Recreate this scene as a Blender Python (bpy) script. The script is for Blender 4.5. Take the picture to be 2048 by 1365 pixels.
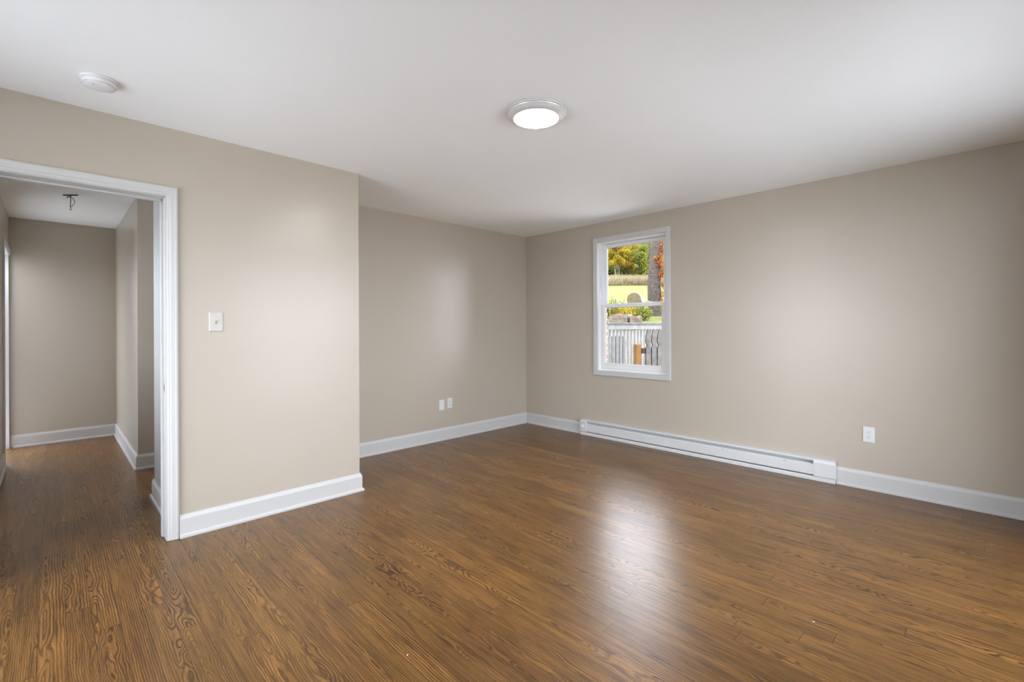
import bpy, bmesh, math, random
from mathutils import Vector, Matrix, noise as mnoise

for o in list(bpy.data.objects):
    bpy.data.objects.remove(o, do_unlink=True)
SC = bpy.context.scene
COL = SC.collection
random.seed(7)

# ------------------------------------------------------------------ camera
CAMX, CAMY, CAMZ = -4.456, -4.267, 1.249
YAW = 0.77673
FPX = 935.8
cam_data = bpy.data.cameras.new('camera')
cam = bpy.data.objects.new('camera', cam_data)
COL.objects.link(cam)
cam_data.sensor_fit = 'HORIZONTAL'
cam_data.sensor_width = 36.0
cam_data.lens = 36.0 * FPX / 2048.0
cam_data.shift_y = -(682.5 - 656.0) / 2048.0
cam_data.clip_start = 0.02
cam_data.clip_end = 500
cam.matrix_world = (Matrix.Translation((CAMX, CAMY, CAMZ)) @ Matrix.Rotation(-YAW, 4, 'Z')
                    @ Matrix.Rotation(math.pi / 2, 4, 'X') @ Matrix.Rotation(-0.0042, 4, 'Z'))
SC.camera = cam

# ------------------------------------------------------------------ sky, exposure
SKY_STRENGTH = 13.4
world = bpy.data.worlds.new('overcast_sky')
SC.world = world
world.use_nodes = True
wn, wl = world.node_tree.nodes, world.node_tree.links
wn.clear()
w_out = wn.new('ShaderNodeOutputWorld')
w_bg = wn.new('ShaderNodeBackground')
w_tc = wn.new('ShaderNodeTexCoord')
w_sep = wn.new('ShaderNodeSeparateXYZ')
w_ramp = wn.new('ShaderNodeValToRGB')
w_ramp.color_ramp.elements[0].position = 0.0
w_ramp.color_ramp.elements[0].color = (0.78, 0.85, 0.95, 1)
w_ramp.color_ramp.elements[1].position = 0.7
w_ramp.color_ramp.elements[1].color = (0.885, 0.948, 1.07, 1)
wl.new(w_tc.outputs['Generated'], w_sep.inputs[0])
wl.new(w_sep.outputs['Z'], w_ramp.inputs[0])
wl.new(w_ramp.outputs[0], w_bg.inputs[0])
w_bg.inputs[1].default_value = SKY_STRENGTH
wl.new(w_bg.outputs[0], w_out.inputs[0])

SC.view_settings.view_transform = 'Standard'
SC.view_settings.look = 'None'
SC.view_settings.exposure = 0.0
SC.view_settings.gamma = 1.0
SC.view_settings.use_curve_mapping = False
SC.cycles.max_bounces = 14
SC.cycles.diffuse_bounces = 8
SC.cycles.glossy_bounces = 4
SC.cycles.transparent_max_bounces = 16
SC.cycles.sample_clamp_indirect = 6.0
SC.cycles.caustics_reflective = False
SC.cycles.caustics_refractive = False
LAMP_STRENGTH = 110.0


def portal(name, loc, rot, sx, sy):
    l = bpy.data.lights.new(name, 'AREA')
    l.shape = 'RECTANGLE'
    l.size, l.size_y = sx, sy
    l.cycles.is_portal = True
    o = bpy.data.objects.new(name, l)
    o.location = loc
    o.rotation_euler = rot
    COL.objects.link(o)


# ------------------------------------------------------------------ materials
def srgb(r, g, b):
    def f(c):
        c /= 255.0
        return c / 12.92 if c <= 0.04045 else ((c + 0.055) / 1.055) ** 2.4
    return (f(r), f(g), f(b), 1)


class NT:
    """small helper to wire shader nodes"""
    def __init__(self, name):
        self.m = bpy.data.materials.new(name)
        self.m.use_nodes = True
        self.n, self.l = self.m.node_tree.nodes, self.m.node_tree.links
        self.n.clear()
        self.out = self.n.new('ShaderNodeOutputMaterial')

    def new(self, t, **kw):
        nd = self.n.new(t)
        for k, v in kw.items():
            setattr(nd, k, v)
        return nd

    def put(self, sock, v):
        if hasattr(v, 'is_output') or isinstance(v, bpy.types.NodeSocket):
            self.l.new(v, sock)
        else:
            sock.default_value = v

    def math(self, op, a, b=None, c=None):
        nd = self.new('ShaderNodeMath', operation=op)
        self.put(nd.inputs[0], a)
        if b is not None:
            self.put(nd.inputs[1], b)
        if c is not None:
            self.put(nd.inputs[2], c)
        return nd.outputs[0]

    def xyz(self, x, y, z):
        nd = self.new('ShaderNodeCombineXYZ')
        for s, v in zip(nd.inputs, (x, y, z)):
            self.put(s, v)
        return nd.outputs[0]

    def noise(self, vec, scale=1.0, detail=2.0, rough=0.5, dims='3D'):
        nd = self.new('ShaderNodeTexNoise', noise_dimensions=dims)
        if vec is not None:
            self.l.new(vec, nd.inputs['Vector'])
        nd.inputs['Scale'].default_value = scale
        nd.inputs['Detail'].default_value = detail
        nd.inputs['Roughness'].default_value = rough
        return nd.outputs[0]

    def ramp(self, fac, stops):
        nd = self.new('ShaderNodeValToRGB')
        cr = nd.color_ramp
        while len(cr.elements) < len(stops):
            cr.elements.new(0.5)
        for e, (p, c) in zip(cr.elements, stops):
            e.position = p
            e.color = c if hasattr(c, '__len__') else (c, c, c, 1)
        self.l.new(fac, nd.inputs[0])
        return nd.outputs[0]

    def mix(self, fac, a, b, mode='MIX'):
        nd = self.new('ShaderNodeMix', data_type='RGBA', blend_type=mode)
        self.put(nd.inputs[0], fac)
        self.put(nd.inputs[6], a)
        self.put(nd.inputs[7], b)
        return nd.outputs[2]

    def coord(self):
        return self.new('ShaderNodeTexCoord').outputs['Object']

    def bsdf(self, color, rough=0.5, spec=0.5, metal=0.0, bump=None, bump_strength=0.1, bump_dist=0.01, coat=0.0, coat_rough=0.2):
        p = self.new('ShaderNodeBsdfPrincipled')
        self.put(p.inputs['Base Color'], color)
        self.put(p.inputs['Roughness'], rough)
        p.inputs['Specular IOR Level'].default_value = spec
        p.inputs['Metallic'].default_value = metal
        p.inputs['Coat Weight'].default_value = coat
        p.inputs['Coat Roughness'].default_value = coat_rough
        if bump is not None:
            b = self.new('ShaderNodeBump')
            b.inputs['Strength'].default_value = bump_strength
            b.inputs['Distance'].default_value = bump_dist
            self.l.new(bump, b.inputs['Height'])
            self.l.new(b.outputs[0], p.inputs['Normal'])
        self.l.new(p.outputs[0], self.out.inputs[0])
        return self.m


def simple(name, col, rough=0.5, spec=0.5, metal=0.0, var=0.04, scale=8.0, bump=0.0, bscale=200.0, bdist=0.001):
    t = NT(name)
    c = t.coord()
    n = t.noise(c, scale, 3)
    lo = tuple(x * (1 - var) for x in col[:3]) + (1,)
    hi = tuple(min(1, x * (1 + var)) for x in col[:3]) + (1,)
    colr = t.ramp(n, [(0.3, lo), (0.7, hi)])
    bh = t.noise(c, bscale, 2) if bump else None
    return t.bsdf(colr, rough, spec, metal, bh, bump, bdist)


M = {}
M['wall'] = simple('beige_eggshell_paint', (0.455, 0.399, 0.330, 1), 0.31, 0.6, var=0.012, scale=1.5, bump=0.35, bscale=160, bdist=0.0006)
M['ceiling'] = simple('white_ceiling_paint', (0.92, 0.94, 0.955, 1), 0.8, 0.3, var=0.01, scale=1.2, bump=0.2, bscale=120, bdist=0.0006)
M['trim'] = simple('white_semigloss_trim', (0.54, 0.534, 0.525, 1), 0.42, 0.35, var=0.012, scale=3, bump=0.1, bscale=40, bdist=0.0006)
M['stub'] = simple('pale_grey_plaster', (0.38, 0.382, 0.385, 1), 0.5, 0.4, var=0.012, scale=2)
M['vinyl'] = simple('white_vinyl', (0.80, 0.805, 0.81, 1), 0.35, 0.5, var=0.01)
M['gasket'] = simple('grey_glazing_gasket', (0.30, 0.31, 0.33, 1), 0.6)
M['plate'] = simple('white_plastic', (0.68, 0.69, 0.70, 1), 0.3, 0.5, var=0.01)
M['ivory'] = simple('off_white_plastic', (0.535, 0.495, 0.46, 1), 0.28, 0.5, var=0.01)
M['slot'] = simple('dark_slot', (0.05, 0.048, 0.045, 1), 0.6)
M['screw'] = simple('screw_metal', (0.55, 0.54, 0.52, 1), 0.35, 0.5, 0.9)
M['heater'] = simple('white_enamel_steel', (0.62, 0.622, 0.626, 1), 0.36, 0.5, var=0.015, scale=12)
M['fins'] = simple('grey_aluminium_fins', (0.085, 0.085, 0.09, 1), 0.5, 0.5, 0.4, var=0.2, scale=60)
M['steel'] = simple('dark_strike_steel', (0.10, 0.095, 0.09, 1), 0.4, 0.5, 0.7)
M['bracket'] = simple('dark_metal_bracket', (0.03, 0.03, 0.03, 1), 0.5, 0.5, 0.3)
M['wire'] = simple('grey_wire_sheath', (0.07, 0.07, 0.068, 1), 0.5)
M['smoke'] = simple('white_detector_plastic', (0.76, 0.76, 0.765, 1), 0.45, 0.4, var=0.01)
M['nickel'] = simple('pale_satin_silver_rim', (0.74, 0.74, 0.745, 1), 0.30, 0.5, 0.30, var=0.03, scale=30)
M['fleck'] = simple('white_paint_fleck', (0.85, 0.85, 0.85, 1), 0.5)


def mat_emit(name, col, strength):
    t = NT(name)
    e = t.new('ShaderNodeEmission')
    e.inputs[0].default_value = col
    e.inputs[1].default_value = strength
    t.l.new(e.outputs[0], t.out.inputs[0])
    return t.m


M['lampglow'] = mat_emit('lit_diffuser', (1.0, 0.985, 0.96, 1), LAMP_STRENGTH)


def mat_glass():
    t = NT('clear_window_glass')
    fr = t.new('ShaderNodeFresnel')
    fr.inputs[0].default_value = 1.25
    tr = t.new('ShaderNodeBsdfTransparent')
    tr.inputs[0].default_value = (0.985, 0.99, 0.985, 1)
    gl = t.new('ShaderNodeBsdfGlossy')
    gl.inputs['Roughness'].default_value = 0.02
    mx = t.new('ShaderNodeMixShader')
    t.l.new(fr.outputs[0], mx.inputs[0])
    t.l.new(tr.outputs[0], mx.inputs[1])
    t.l.new(gl.outputs[0], mx.inputs[2])
    t.l.new(mx.outputs[0], t.out.inputs[0])
    return t.m


M['glass'] = mat_glass()


def mat_floor():
    t = NT('stained_oak_strip_floor')
    c = t.coord()
    sep = t.new('ShaderNodeSeparateXYZ')
    t.l.new(c, sep.inputs[0])
    X, Y = sep.outputs[0], sep.outputs[1]
    PW, PL = 0.0826, 2.10
    xs = t.math('DIVIDE', t.math('ADD', X, 20.03), PW)
    i = t.math('FLOOR', xs)
    fx = t.math('FRACT', xs)
    wn1 = t.new('ShaderNodeTexWhiteNoise', noise_dimensions='1D')
    t.l.new(i, wn1.inputs['W'])
    r1 = wn1.outputs['Value']
    ys = t.math('DIVIDE', t.math('ADD', t.math('ADD', Y, 30.0), t.math('MULTIPLY', r1, 9.7)), PL)
    j = t.math('FLOOR', ys)
    fy = t.math('FRACT', ys)
    wn2 = t.new('ShaderNodeTexWhiteNoise', noise_dimensions='2D')
    t.l.new(t.xyz(i, j, 0.0), wn2.inputs['Vector'])
    sc = t.new('ShaderNodeSeparateColor')
    t.l.new(wn2.outputs['Color'], sc.inputs[0])
    R, G, B = sc.outputs
    xl = t.math('MULTIPLY', t.math('SUBTRACT', fx, 0.5), PW)
    yy = t.math('ADD', Y, t.math('MULTIPLY', G, 37.0))
    idz = t.math('MULTIPLY', R, 53.0)
    cx = t.math('MULTIPLY', t.math('SUBTRACT', R, 0.5), 0.15)
    n1 = t.noise(t.xyz(t.math('MULTIPLY', xl, 6.0), t.math('MULTIPLY', yy, 1.7), idz), 1.0, 2.5, 0.55)
    d = t.math('MULTIPLY', t.math('SUBTRACT', n1, 0.42), 0.20)
    dx = t.math('SUBTRACT', xl, cx)
    rr = t.math('SQRT', t.math('ADD', t.math('MULTIPLY', dx, dx), t.math('MULTIPLY', d, d)))
    n2 = t.noise(t.xyz(t.math('MULTIPLY', xl, 60.0), t.math('MULTIPLY', yy, 14.0), idz), 1.0, 2.5, 0.6)
    rr = t.math('ADD', rr, t.math('MULTIPLY', n2, 0.0075))
    ring = t.math('FRACT', t.math('DIVIDE', rr, t.math('ADD', 0.0058, t.math('MULTIPLY', B, 0.005))))
    ringd = t.ramp(ring, [(0.0, 0.30), (0.14, 0.0), (0.5, 0.08), (0.76, 0.95), (0.93, 1.0), (1.0, 0.30)])
    # where a board shows bold figure and where it is plain
    fig = t.noise(t.xyz(t.math('MULTIPLY', xl, 12.0), t.math('MULTIPLY', yy, 2.2), t.math('ADD', idz, 9.0)), 1.0, 2.0)
    fig = t.ramp(fig, [(0.36, 0.55), (0.60, 1.0)])
    pores = t.noise(t.xyz(t.math('MULTIPLY', X, 620.0), t.math('MULTIPLY', yy, 16.0), idz), 1.0, 2.0, 0.6)
    pores = t.ramp(pores, [(0.50, 0.0), (0.66, 1.0)])
    streak = t.noise(t.xyz(t.math('MULTIPLY', X, 110.0), t.math('MULTIPLY', yy, 3.0), idz), 1.0, 3.0, 0.55)
    blot = t.noise(t.xyz(t.math('MULTIPLY', X, 6.0), t.math('MULTIPLY', yy, 2.5), idz), 1.0, 3.0, 0.55)
    base = t.ramp(streak, [(0.28, (0.140, 0.061, 0.0120, 1)), (0.5, (0.212, 0.098, 0.0220, 1)), (0.72, (0.295, 0.143, 0.037, 1))])
    base = t.mix(t.math('MULTIPLY', t.math('MULTIPLY', ringd, fig), 0.92), base, (0.034, 0.015, 0.0040, 1))
    base = t.mix(t.math('MULTIPLY', pores, 0.38), base, (0.070, 0.030, 0.0095, 1))
    dst = t.noise(t.xyz(t.math('MULTIPLY', X, 48.0), t.math('MULTIPLY', yy, 3.4), t.math('ADD', idz, 21.0)), 1.0, 3.0, 0.6)
    dst = t.ramp(dst, [(0.54, 0.0), (0.66, 1.0)])
    base = t.mix(t.math('MULTIPLY', dst, 0.55), base, (0.048, 0.021, 0.0055, 1))
    tone = t.math('ADD', 0.85, t.math('MULTIPLY', B, 0.30))
    tone = t.math('MULTIPLY', tone, t.math('ADD', 0.60, t.math('MULTIPLY', blot, 0.78)))
    hsv = t.new('ShaderNodeHueSaturation')
    t.l.new(base, hsv.inputs['Color'])
    t.l.new(t.math('ADD', 0.497, t.math('MULTIPLY', G, 0.006)), hsv.inputs['Hue'])
    hsv.inputs['Saturation'].default_value = 1.0
    t.l.new(tone, hsv.inputs['Value'])
    col = hsv.outputs[0]
    # joints
    ex = t.math('MINIMUM', fx, t.math('SUBTRACT', 1.0, fx))
    gapn = t.noise(t.xyz(t.math('MULTIPLY', i, 3.7), t.math('MULTIPLY', Y, 0.8), 3.0), 1.0, 1.0)
    gw = t.math('MULTIPLY', t.ramp(gapn, [(0.40, 0.25), (0.62, 1.0)]), 0.014)
    gx = t.math('LESS_THAN', ex, gw)
    ey = t.math('MINIMUM', fy, t.math('SUBTRACT', 1.0, fy))
    gy = t.math('LESS_THAN', ey, 0.0006)
    gap = t.math('MAXIMUM', gx, gy)
    col = t.mix(t.math('MULTIPLY', gap, 0.86), col, (0.018, 0.009, 0.004, 1))
    rough = t.math('ADD', 0.285, t.math('MULTIPLY', t.math('ADD', ringd, pores), 0.045))
    hgt = t.math('SUBTRACT', 1.0, t.math('ADD', t.math('MULTIPLY', gap, 1.0), t.math('MULTIPLY', t.math('ADD', pores, ringd), 0.12)))
    return t.bsdf(col, rough, 0.50, 0.0, hgt, 0.25, 0.0008)


M['floor'] = mat_floor()


def mat_brick():
    t = NT('red_brick_white_mortar')
    c = t.coord()
    sep = t.new('ShaderNodeSeparateXYZ')
    t.l.new(c, sep.inputs[0])
    v = t.xyz(t.math('ADD', sep.outputs[0], sep.outputs[1]), sep.outputs[2], 0.0)
    br = t.new('ShaderNodeTexBrick')
    t.l.new(v, br.inputs['Vector'])
    br.inputs['Color1'].default_value = (0.16, 0.035, 0.022, 1)
    br.inputs['Color2'].default_value = (0.11, 0.024, 0.016, 1)
    br.inputs['Mortar'].default_value = (0.42, 0.40, 0.38, 1)
    br.inputs['Scale'].default_value = 1.0
    br.inputs['Mortar Size'].default_value = 0.007
    br.inputs['Brick Width'].default_value = 0.205
    br.inputs['Row Height'].default_value = 0.067
    return t.bsdf(br.outputs[0], 0.85, 0.2)


M['brick'] = mat_brick()


def mat_leaf(name, stops, rough=0.7):
    t = NT(name)
    g = t.new('ShaderNodeNewGeometry')
    c = t.coord()
    n = t.noise(c, 0.55, 3)
    f = t.math('ADD', t.math('MULTIPLY', g.outputs['Random Per Island'], 0.55), t.math('MULTIPLY', n, 0.45))
    col = t.ramp(f, stops)
    d = t.new('ShaderNodeBsdfDiffuse')
    t.l.new(col, d.inputs[0])
    tr = t.new('ShaderNodeBsdfTranslucent')
    t.l.new(col, tr.inputs[0])
    mx = t.new('ShaderNodeMixShader')
    mx.inputs[0].default_value = 0.35
    t.l.new(d.outputs[0], mx.inputs[1])
    t.l.new(tr.outputs[0], mx.inputs[2])
    t.l.new(mx.outputs[0], t.out.inputs[0])
    return t.m


M['leaf_yellow'] = mat_leaf('yellow_autumn_leaves', [(0.2, (0.15, 0.12, 0.016, 1)), (0.5, (0.24, 0.175, 0.016, 1)), (0.8, (0.29, 0.19, 0.03, 1))])
M['leaf_green'] = mat_leaf('yellow_green_leaves', [(0.2, (0.055, 0.075, 0.016, 1)), (0.5, (0.115, 0.125, 0.024, 1)), (0.8, (0.18, 0.165, 0.026, 1))])
M['leaf_olive'] = mat_leaf('haze_paled_olive_leaves', [(0.2, (0.09, 0.10, 0.032, 1)), (0.5, (0.135, 0.135, 0.042, 1)), (0.8, (0.18, 0.165, 0.045, 1))])  # distance haze put into the leaf colour, paler and less saturated
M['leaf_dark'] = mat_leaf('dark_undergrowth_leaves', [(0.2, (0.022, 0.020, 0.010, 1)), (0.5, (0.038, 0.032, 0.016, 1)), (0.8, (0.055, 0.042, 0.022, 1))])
M['leaf_red'] = mat_leaf('orange_red_creeper_leaves', [(0.2, (0.17, 0.030, 0.018, 1)), (0.5, (0.24, 0.062, 0.022, 1)), (0.8, (0.26, 0.13, 0.025, 1))])
M['leaf_shrub'] = mat_leaf('mixed_shrub_leaves', [(0.2, (0.05, 0.065, 0.013, 1)), (0.5, (0.12, 0.11, 0.018, 1)), (0.8, (0.18, 0.085, 0.02, 1))])
M['drygrass'] = mat_leaf('dry_meadow_grass', [(0.2, (0.15, 0.115, 0.07, 1)), (0.5, (0.21, 0.16, 0.11, 1)), (0.8, (0.16, 0.16, 0.06, 1))])
M['bark'] = simple('rough_grey_brown_bark', (0.046, 0.036, 0.031, 1), 0.95, 0.1, var=0.35, scale=14, bump=0.9, bscale=22, bdist=0.05)
M['palebark'] = simple('pale_slender_bark', (0.115, 0.094, 0.0648, 1), 0.9, 0.1, var=0.2, scale=10)
M['lawn'] = simple('yellow_green_lawn', (0.076, 0.083, 0.0173, 1), 0.95, 0.1, var=0.18, scale=0.5)  # even yellow green grass colour
M['yard'] = simple('pale_bounce_paving', (0.60, 0.60, 0.59, 1), 0.95, 0.1, var=0.10, scale=6)
M['litter'] = simple('pale_gravel_and_leaf_litter', (0.46, 0.42, 0.37, 1), 0.95, 0.1, var=0.30, scale=9)
M['bank'] = simple('tan_bank_of_fallen_leaves', (0.15, 0.115, 0.08, 1), 0.95, 0.1, var=0.45, scale=7)
M['greywood'] = simple('weathered_grey_wood', (0.070, 0.064, 0.060, 1), 0.9, 0.1, var=0.25, scale=12)
M['whitewood'] = simple('flaking_white_painted_wood', (0.115, 0.112, 0.106, 1), 0.8, 0.2, var=0.16, scale=10)
M['capwood'] = simple('dull_grey_rail_cap', (0.075, 0.070, 0.064, 1), 0.9, 0.1, var=0.2, scale=10)
M['newwood'] = simple('fresh_yellow_pine', (0.100, 0.050, 0.014, 1), 0.8, 0.2, var=0.12, scale=9)
M['brownwood'] = simple('old_brown_timber', (0.035, 0.020, 0.013, 1), 0.85, 0.2, var=0.2, scale=12)
M['stone'] = simple('pale_tan_limestone', (0.085, 0.067, 0.050, 1), 0.95, 0.1, var=0.3, scale=9, bump=0.8, bscale=14, bdist=0.03)
M['palestone'] = simple('white_limestone', (0.13, 0.13, 0.128, 1), 0.9, 0.1, var=0.1, scale=9)
M['wrap'] = simple('white_bale_wrap', (0.16,0.16,0.155,1), 0.5, 0.4, var=0.05)
M['hay'] = simple('tan_hay', (0.075,0.058,0.033,1), 0.95, 0.1, var=0.3, scale=14)
M['bin'] = simple('dark_slate_plastic', (0.012, 0.015, 0.020, 1), 0.6, 0.3, var=0.2)
M['binlid'] = simple('pale_grey_lid', (0.17, 0.175, 0.18, 1), 0.6, 0.3, var=0.1)


# ------------------------------------------------------------------ mesh helpers
class MB:
    def __init__(self):
        self.v, self.f, self.mi = [], [], []

    def box(self, a, b, mi=0):
        x0, y0, z0 = (min(a[k], b[k]) for k in range(3))
        x1, y1, z1 = (max(a[k], b[k]) for k in range(3))
        n = len(self.v)
        self.v += [(x0, y0, z0), (x1, y0, z0), (x1, y1, z0), (x0, y1, z0), (x0, y0, z1), (x1, y0, z1), (x1, y1, z1), (x0, y1, z1)]
        for q in ((0, 3, 2, 1), (4, 5, 6, 7), (0, 1, 5, 4), (1, 2, 6, 5), (2, 3, 7, 6), (3, 0, 4, 7)):
            self.f.append([n + k for k in q])
            self.mi.append(mi)
        return self

    def prism(self, poly, mapf, t0, t1, mi=0):
        """closed 2-D polygon extruded from t0 to t1; mapf(a, b, t) -> 3-D point"""
        n, k = len(self.v), len(poly)
        self.v += [tuple(mapf(a, b, t0)) for a, b in poly] + [tuple(mapf(a, b, t1)) for a, b in poly]
        self.f.append([n + i for i in range(k)][::-1])
        self.f.append([n + k + i for i in range(k)])
        self.mi += [mi, mi]
        for i in range(k):
            self.f.append([n + i, n + (i + 1) % k, n + k + (i + 1) % k, n + k + i])
            self.mi.append(mi)
        return self

    def sweep(self, pts, prof, mapf, closed=False, only=None, mi=0):
        """profile [(a, t)] carried along a 2-D polyline with mitred corners; a is the offset to the left of travel"""
        m = len(pts)
        rings = []
        for i in range(m):
            p = Vector(pts[i])
            dirs = []
            if closed or i > 0:
                dirs.append((p - Vector(pts[(i - 1) % m])).normalized())
            if closed or i < m - 1:
                dirs.append((Vector(pts[(i + 1) % m]) - p).normalized())
            ns = [Vector((-d.y, d.x)) for d in dirs]
            if len(ns) == 2:
                b = ns[0] + ns[1]
                off = b / (1.0 + ns[0].dot(ns[1]))
            else:
                off = ns[0]
            rings.append([tuple(mapf(p.x + off.x * a, p.y + off.y * a, t)) for a, t in prof])
        segs = range(m if closed else m - 1) if only is None else only
        k = len(prof)
        for s in segs:
            n = len(self.v)
            self.v += rings[s] + rings[(s + 1) % m]
            for i in range(k):
                self.f.append([n + i, n + (i + 1) % k, n + k + (i + 1) % k, n + k + i])
                self.mi.append(mi)
            self.f.append([n + i for i in range(k)][::-1])
            self.f.append([n + k + i for i in range(k)])
            self.mi += [mi, mi]
        return self

    def lathe(self, prof, c=(0, 0, 0), seg=48, axis='Z', mi=0):
        """profile [(r, h)] turned about an axis through c"""
        n, k = len(self.v), len(prof)
        for s in range(seg):
            a = 2 * math.pi * s / seg
            for r, h in prof:
                if axis == 'Z':
                    p = (r * math.cos(a), r * math.sin(a), h)
                elif axis == 'X':
                    p = (h, r * math.cos(a), r * math.sin(a))
                else:
                    p = (r * math.cos(a), h, r * math.sin(a))
                self.v.append((p[0] + c[0], p[1] + c[1], p[2] + c[2]))
        for s in range(seg):
            s2 = (s + 1) % seg
            for i in range(k - 1):
                self.f.append([n + s * k + i, n + s2 * k + i, n + s2 * k + i + 1, n + s * k + i + 1])
                self.mi.append(mi)
        return self

    def tube(self, path, rad, seg=8, mi=0):
        path = [Vector(p) for p in path]
        n = len(self.v)
        for i, p in enumerate(path):
            d = (path[min(i + 1, len(path) - 1)] - path[max(i - 1, 0)]).normalized()
            u = d.orthogonal().normalized()
            if abs(d.z) < 0.95:
                u = d.cross(Vector((0, 0, 1))).normalized()
            w = d.cross(u)
            r = rad(i / max(1, len(path) - 1)) if callable(rad) else rad
            for s in range(seg):
                a = 2 * math.pi * s / seg
                self.v.append(tuple(p + (u * math.cos(a) + w * math.sin(a)) * r))
        for i in range(len(path) - 1):
            for s in range(seg):
                self.f.append([n + i * seg + s, n + i * seg + (s + 1) % seg, n + (i + 1) * seg + (s + 1) % seg, n + (i + 1) * seg + s])
                self.mi.append(mi)
        self.f.append([n + s for s in range(seg)][::-1])
        e = n + (len(path) - 1) * seg
        self.f.append([e + s for s in range(seg)])
        self.mi += [mi, mi]
        return self

    def quad(self, a, b, c, d, mi=0):
        n = len(self.v)
        self.v += [tuple(a), tuple(b), tuple(c), tuple(d)]
        self.f.append([n, n + 1, n + 2, n + 3])
        self.mi.append(mi)
        return self

    def build(self, name, mats, parent=None, bevel=0.0, smooth=False, segs=2, fix=True):
        me = bpy.data.meshes.new(name)
        base = Vector((0, 0, 0))
        if parent is not None:
            base = parent_origin(parent)
        me.from_pydata([(x - base.x, y - base.y, z - base.z) for x, y, z in self.v], [], self.f)
        mats = mats if isinstance(mats, (list, tuple)) else [mats]
        for m in mats:
            me.materials.append(m)
        me.polygons.foreach_set('material_index', self.mi)
        if fix:
            bm = bmesh.new()
            bm.from_mesh(me)
            if smooth:
                bmesh.ops.remove_doubles(bm, verts=bm.verts, dist=1e-6)
            bmesh.ops.recalc_face_normals(bm, faces=bm.faces)
            bm.to_mesh(me)
            bm.free()
        if smooth:
            me.polygons.foreach_set('use_smooth', [True] * len(me.polygons))
        o = bpy.data.objects.new(name, me)
        COL.objects.link(o)
        if parent is not None:
            o.parent = parent
        if bevel:
            b = o.modifiers.new('bevel', 'BEVEL')
            b.width, b.segments, b.limit_method = bevel, segs, 'ANGLE'
            b.angle_limit = math.radians(40)
        if smooth:
            try:
                me.set_sharp_from_angle(angle=math.radians(38))
            except Exception:
                pass
        return o


def parent_origin(o):
    v = Vector((0, 0, 0))
    while o is not None:
        v += o.location
        o = o.parent
    return v


def thing(name, label, cat, loc, group=None):
    o = bpy.data.objects.new(name, None)
    o.empty_display_size = 0.05
    o.location = loc
    COL.objects.link(o)
    return tag(o, label, cat, group)


def tag(o, label, cat, group=None):
    o['label'] = label
    o['category'] = cat
    if group:
        o['group'] = group
    return o


def structure(o, label=None, cat=None):
    o['kind'] = 'structure'
    if label:
        o['label'] = label
    if cat:
        o['category'] = cat
    return o


# ------------------------------------------------------------------ room shell
H = 2.44
LY = -0.872            # face of the left wall (with the hall doorway)
LT = 0.15
LYB = LY + LT
AX = -2.771            # outer corner where the left wall steps back
WX = -5.40             # wall behind and left of the camera
RY = -4.95             # wall behind the camera
HLX, HRX = -4.78, -3.915   # hall left and right faces
HEY = 2.965            # hall end face
CY0, CY1 = 0.093, 1.03     # side passage off the hall
DX0, DX1, DZ = -4.745, -3.98, 2.03   # hall doorway, clear
JT = 0.018
HW = (-0.15, 0.62, 1.00, 2.12)     # unseen window added in the hall's left wall for daylight

def slab(z0, z1, xr):
    m_ = MB().box((WX - 0.15, RY - 0.15, z0), (xr, LYB, z1)).box((HLX - 0.13, LYB, z0), (xr, CY0, z1))
    return m_.box((HLX - 0.13, CY0, z0), (-1.6, CY1 + 0.12, z1)).box((HLX - 0.13, CY1 + 0.12, z0), (HRX + 0.12, HEY + 0.12, z1))


structure(slab(-0.12, 0.0, 0.10).build('floor', M['floor']),
          'stained oak strip floor running into the hall', 'floor')
structure(slab(H, H + 0.14, 0.215).build('ceiling', M['ceiling']),
          'smooth white ceiling', 'ceiling')

w = MB()
w.box((WX, LY, 0), (DX0 - JT, LYB, H)).box((DX1 + JT, LY, 0), (AX, LYB, H)).box((DX0 - JT, LY, DZ + JT), (DX1 + JT, LYB, H))
structure(w.build('wall_left', M['wall']), 'beige wall with the hall doorway and light switch', 'wall')
structure(MB().box((AX - 0.15, LYB, 0), (AX, 0, H)).build('wall_alcove_side', M['wall']),
          'short beige return wall of the alcove', 'wall')
structure(MB().box((HRX + 0.15, 0, 0), (0, CY0, H)).build('wall_back', M['wall']),
          'beige alcove back wall with outlets low down', 'wall')
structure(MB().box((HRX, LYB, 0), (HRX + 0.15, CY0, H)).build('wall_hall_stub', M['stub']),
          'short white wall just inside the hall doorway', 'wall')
w = MB().box((HRX, CY1, 0), (-1.6, CY1 + 0.12, H)).box((HRX, CY1 + 0.12, 0), (HRX + 0.12, HEY, H))
structure(w.build('wall_hall_right', M['wall']), 'beige hall wall ending at the side passage corner', 'wall')
structure(MB().box((HLX - 0.15, HEY, 0), (HRX + 0.12, HEY + 0.12, H)).build('wall_hall_end', M['wall']),
          'beige end wall of the hall', 'wall')
PWN = (CY0 + 0.08, CY1 - 0.08, 0.08, 2.2)     # glazed end added to the side passage to let daylight in
w = MB().box((-1.7, CY0, 0), (-1.6, PWN[0], H)).box((-1.7, PWN[1], 0), (-1.6, CY1, H))
w.box((-1.7, PWN[0], 0), (-1.6, PWN[1], PWN[2])).box((-1.7, PWN[0], PWN[3]), (-1.6, PWN[1], H))
structure(w.build('wall_passage_end', M['wall']),
          'beige end wall of the side passage', 'wall')
D2A, D2B, D2Z = 2.07, 2.925, 2.03     # door in the hall's left wall
w = MB()
w.box((HLX - 0.13, LYB, 0), (HLX, HW[0], H)).box((HLX - 0.13, HW[1], 0), (HLX, D2A - JT, H))
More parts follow.
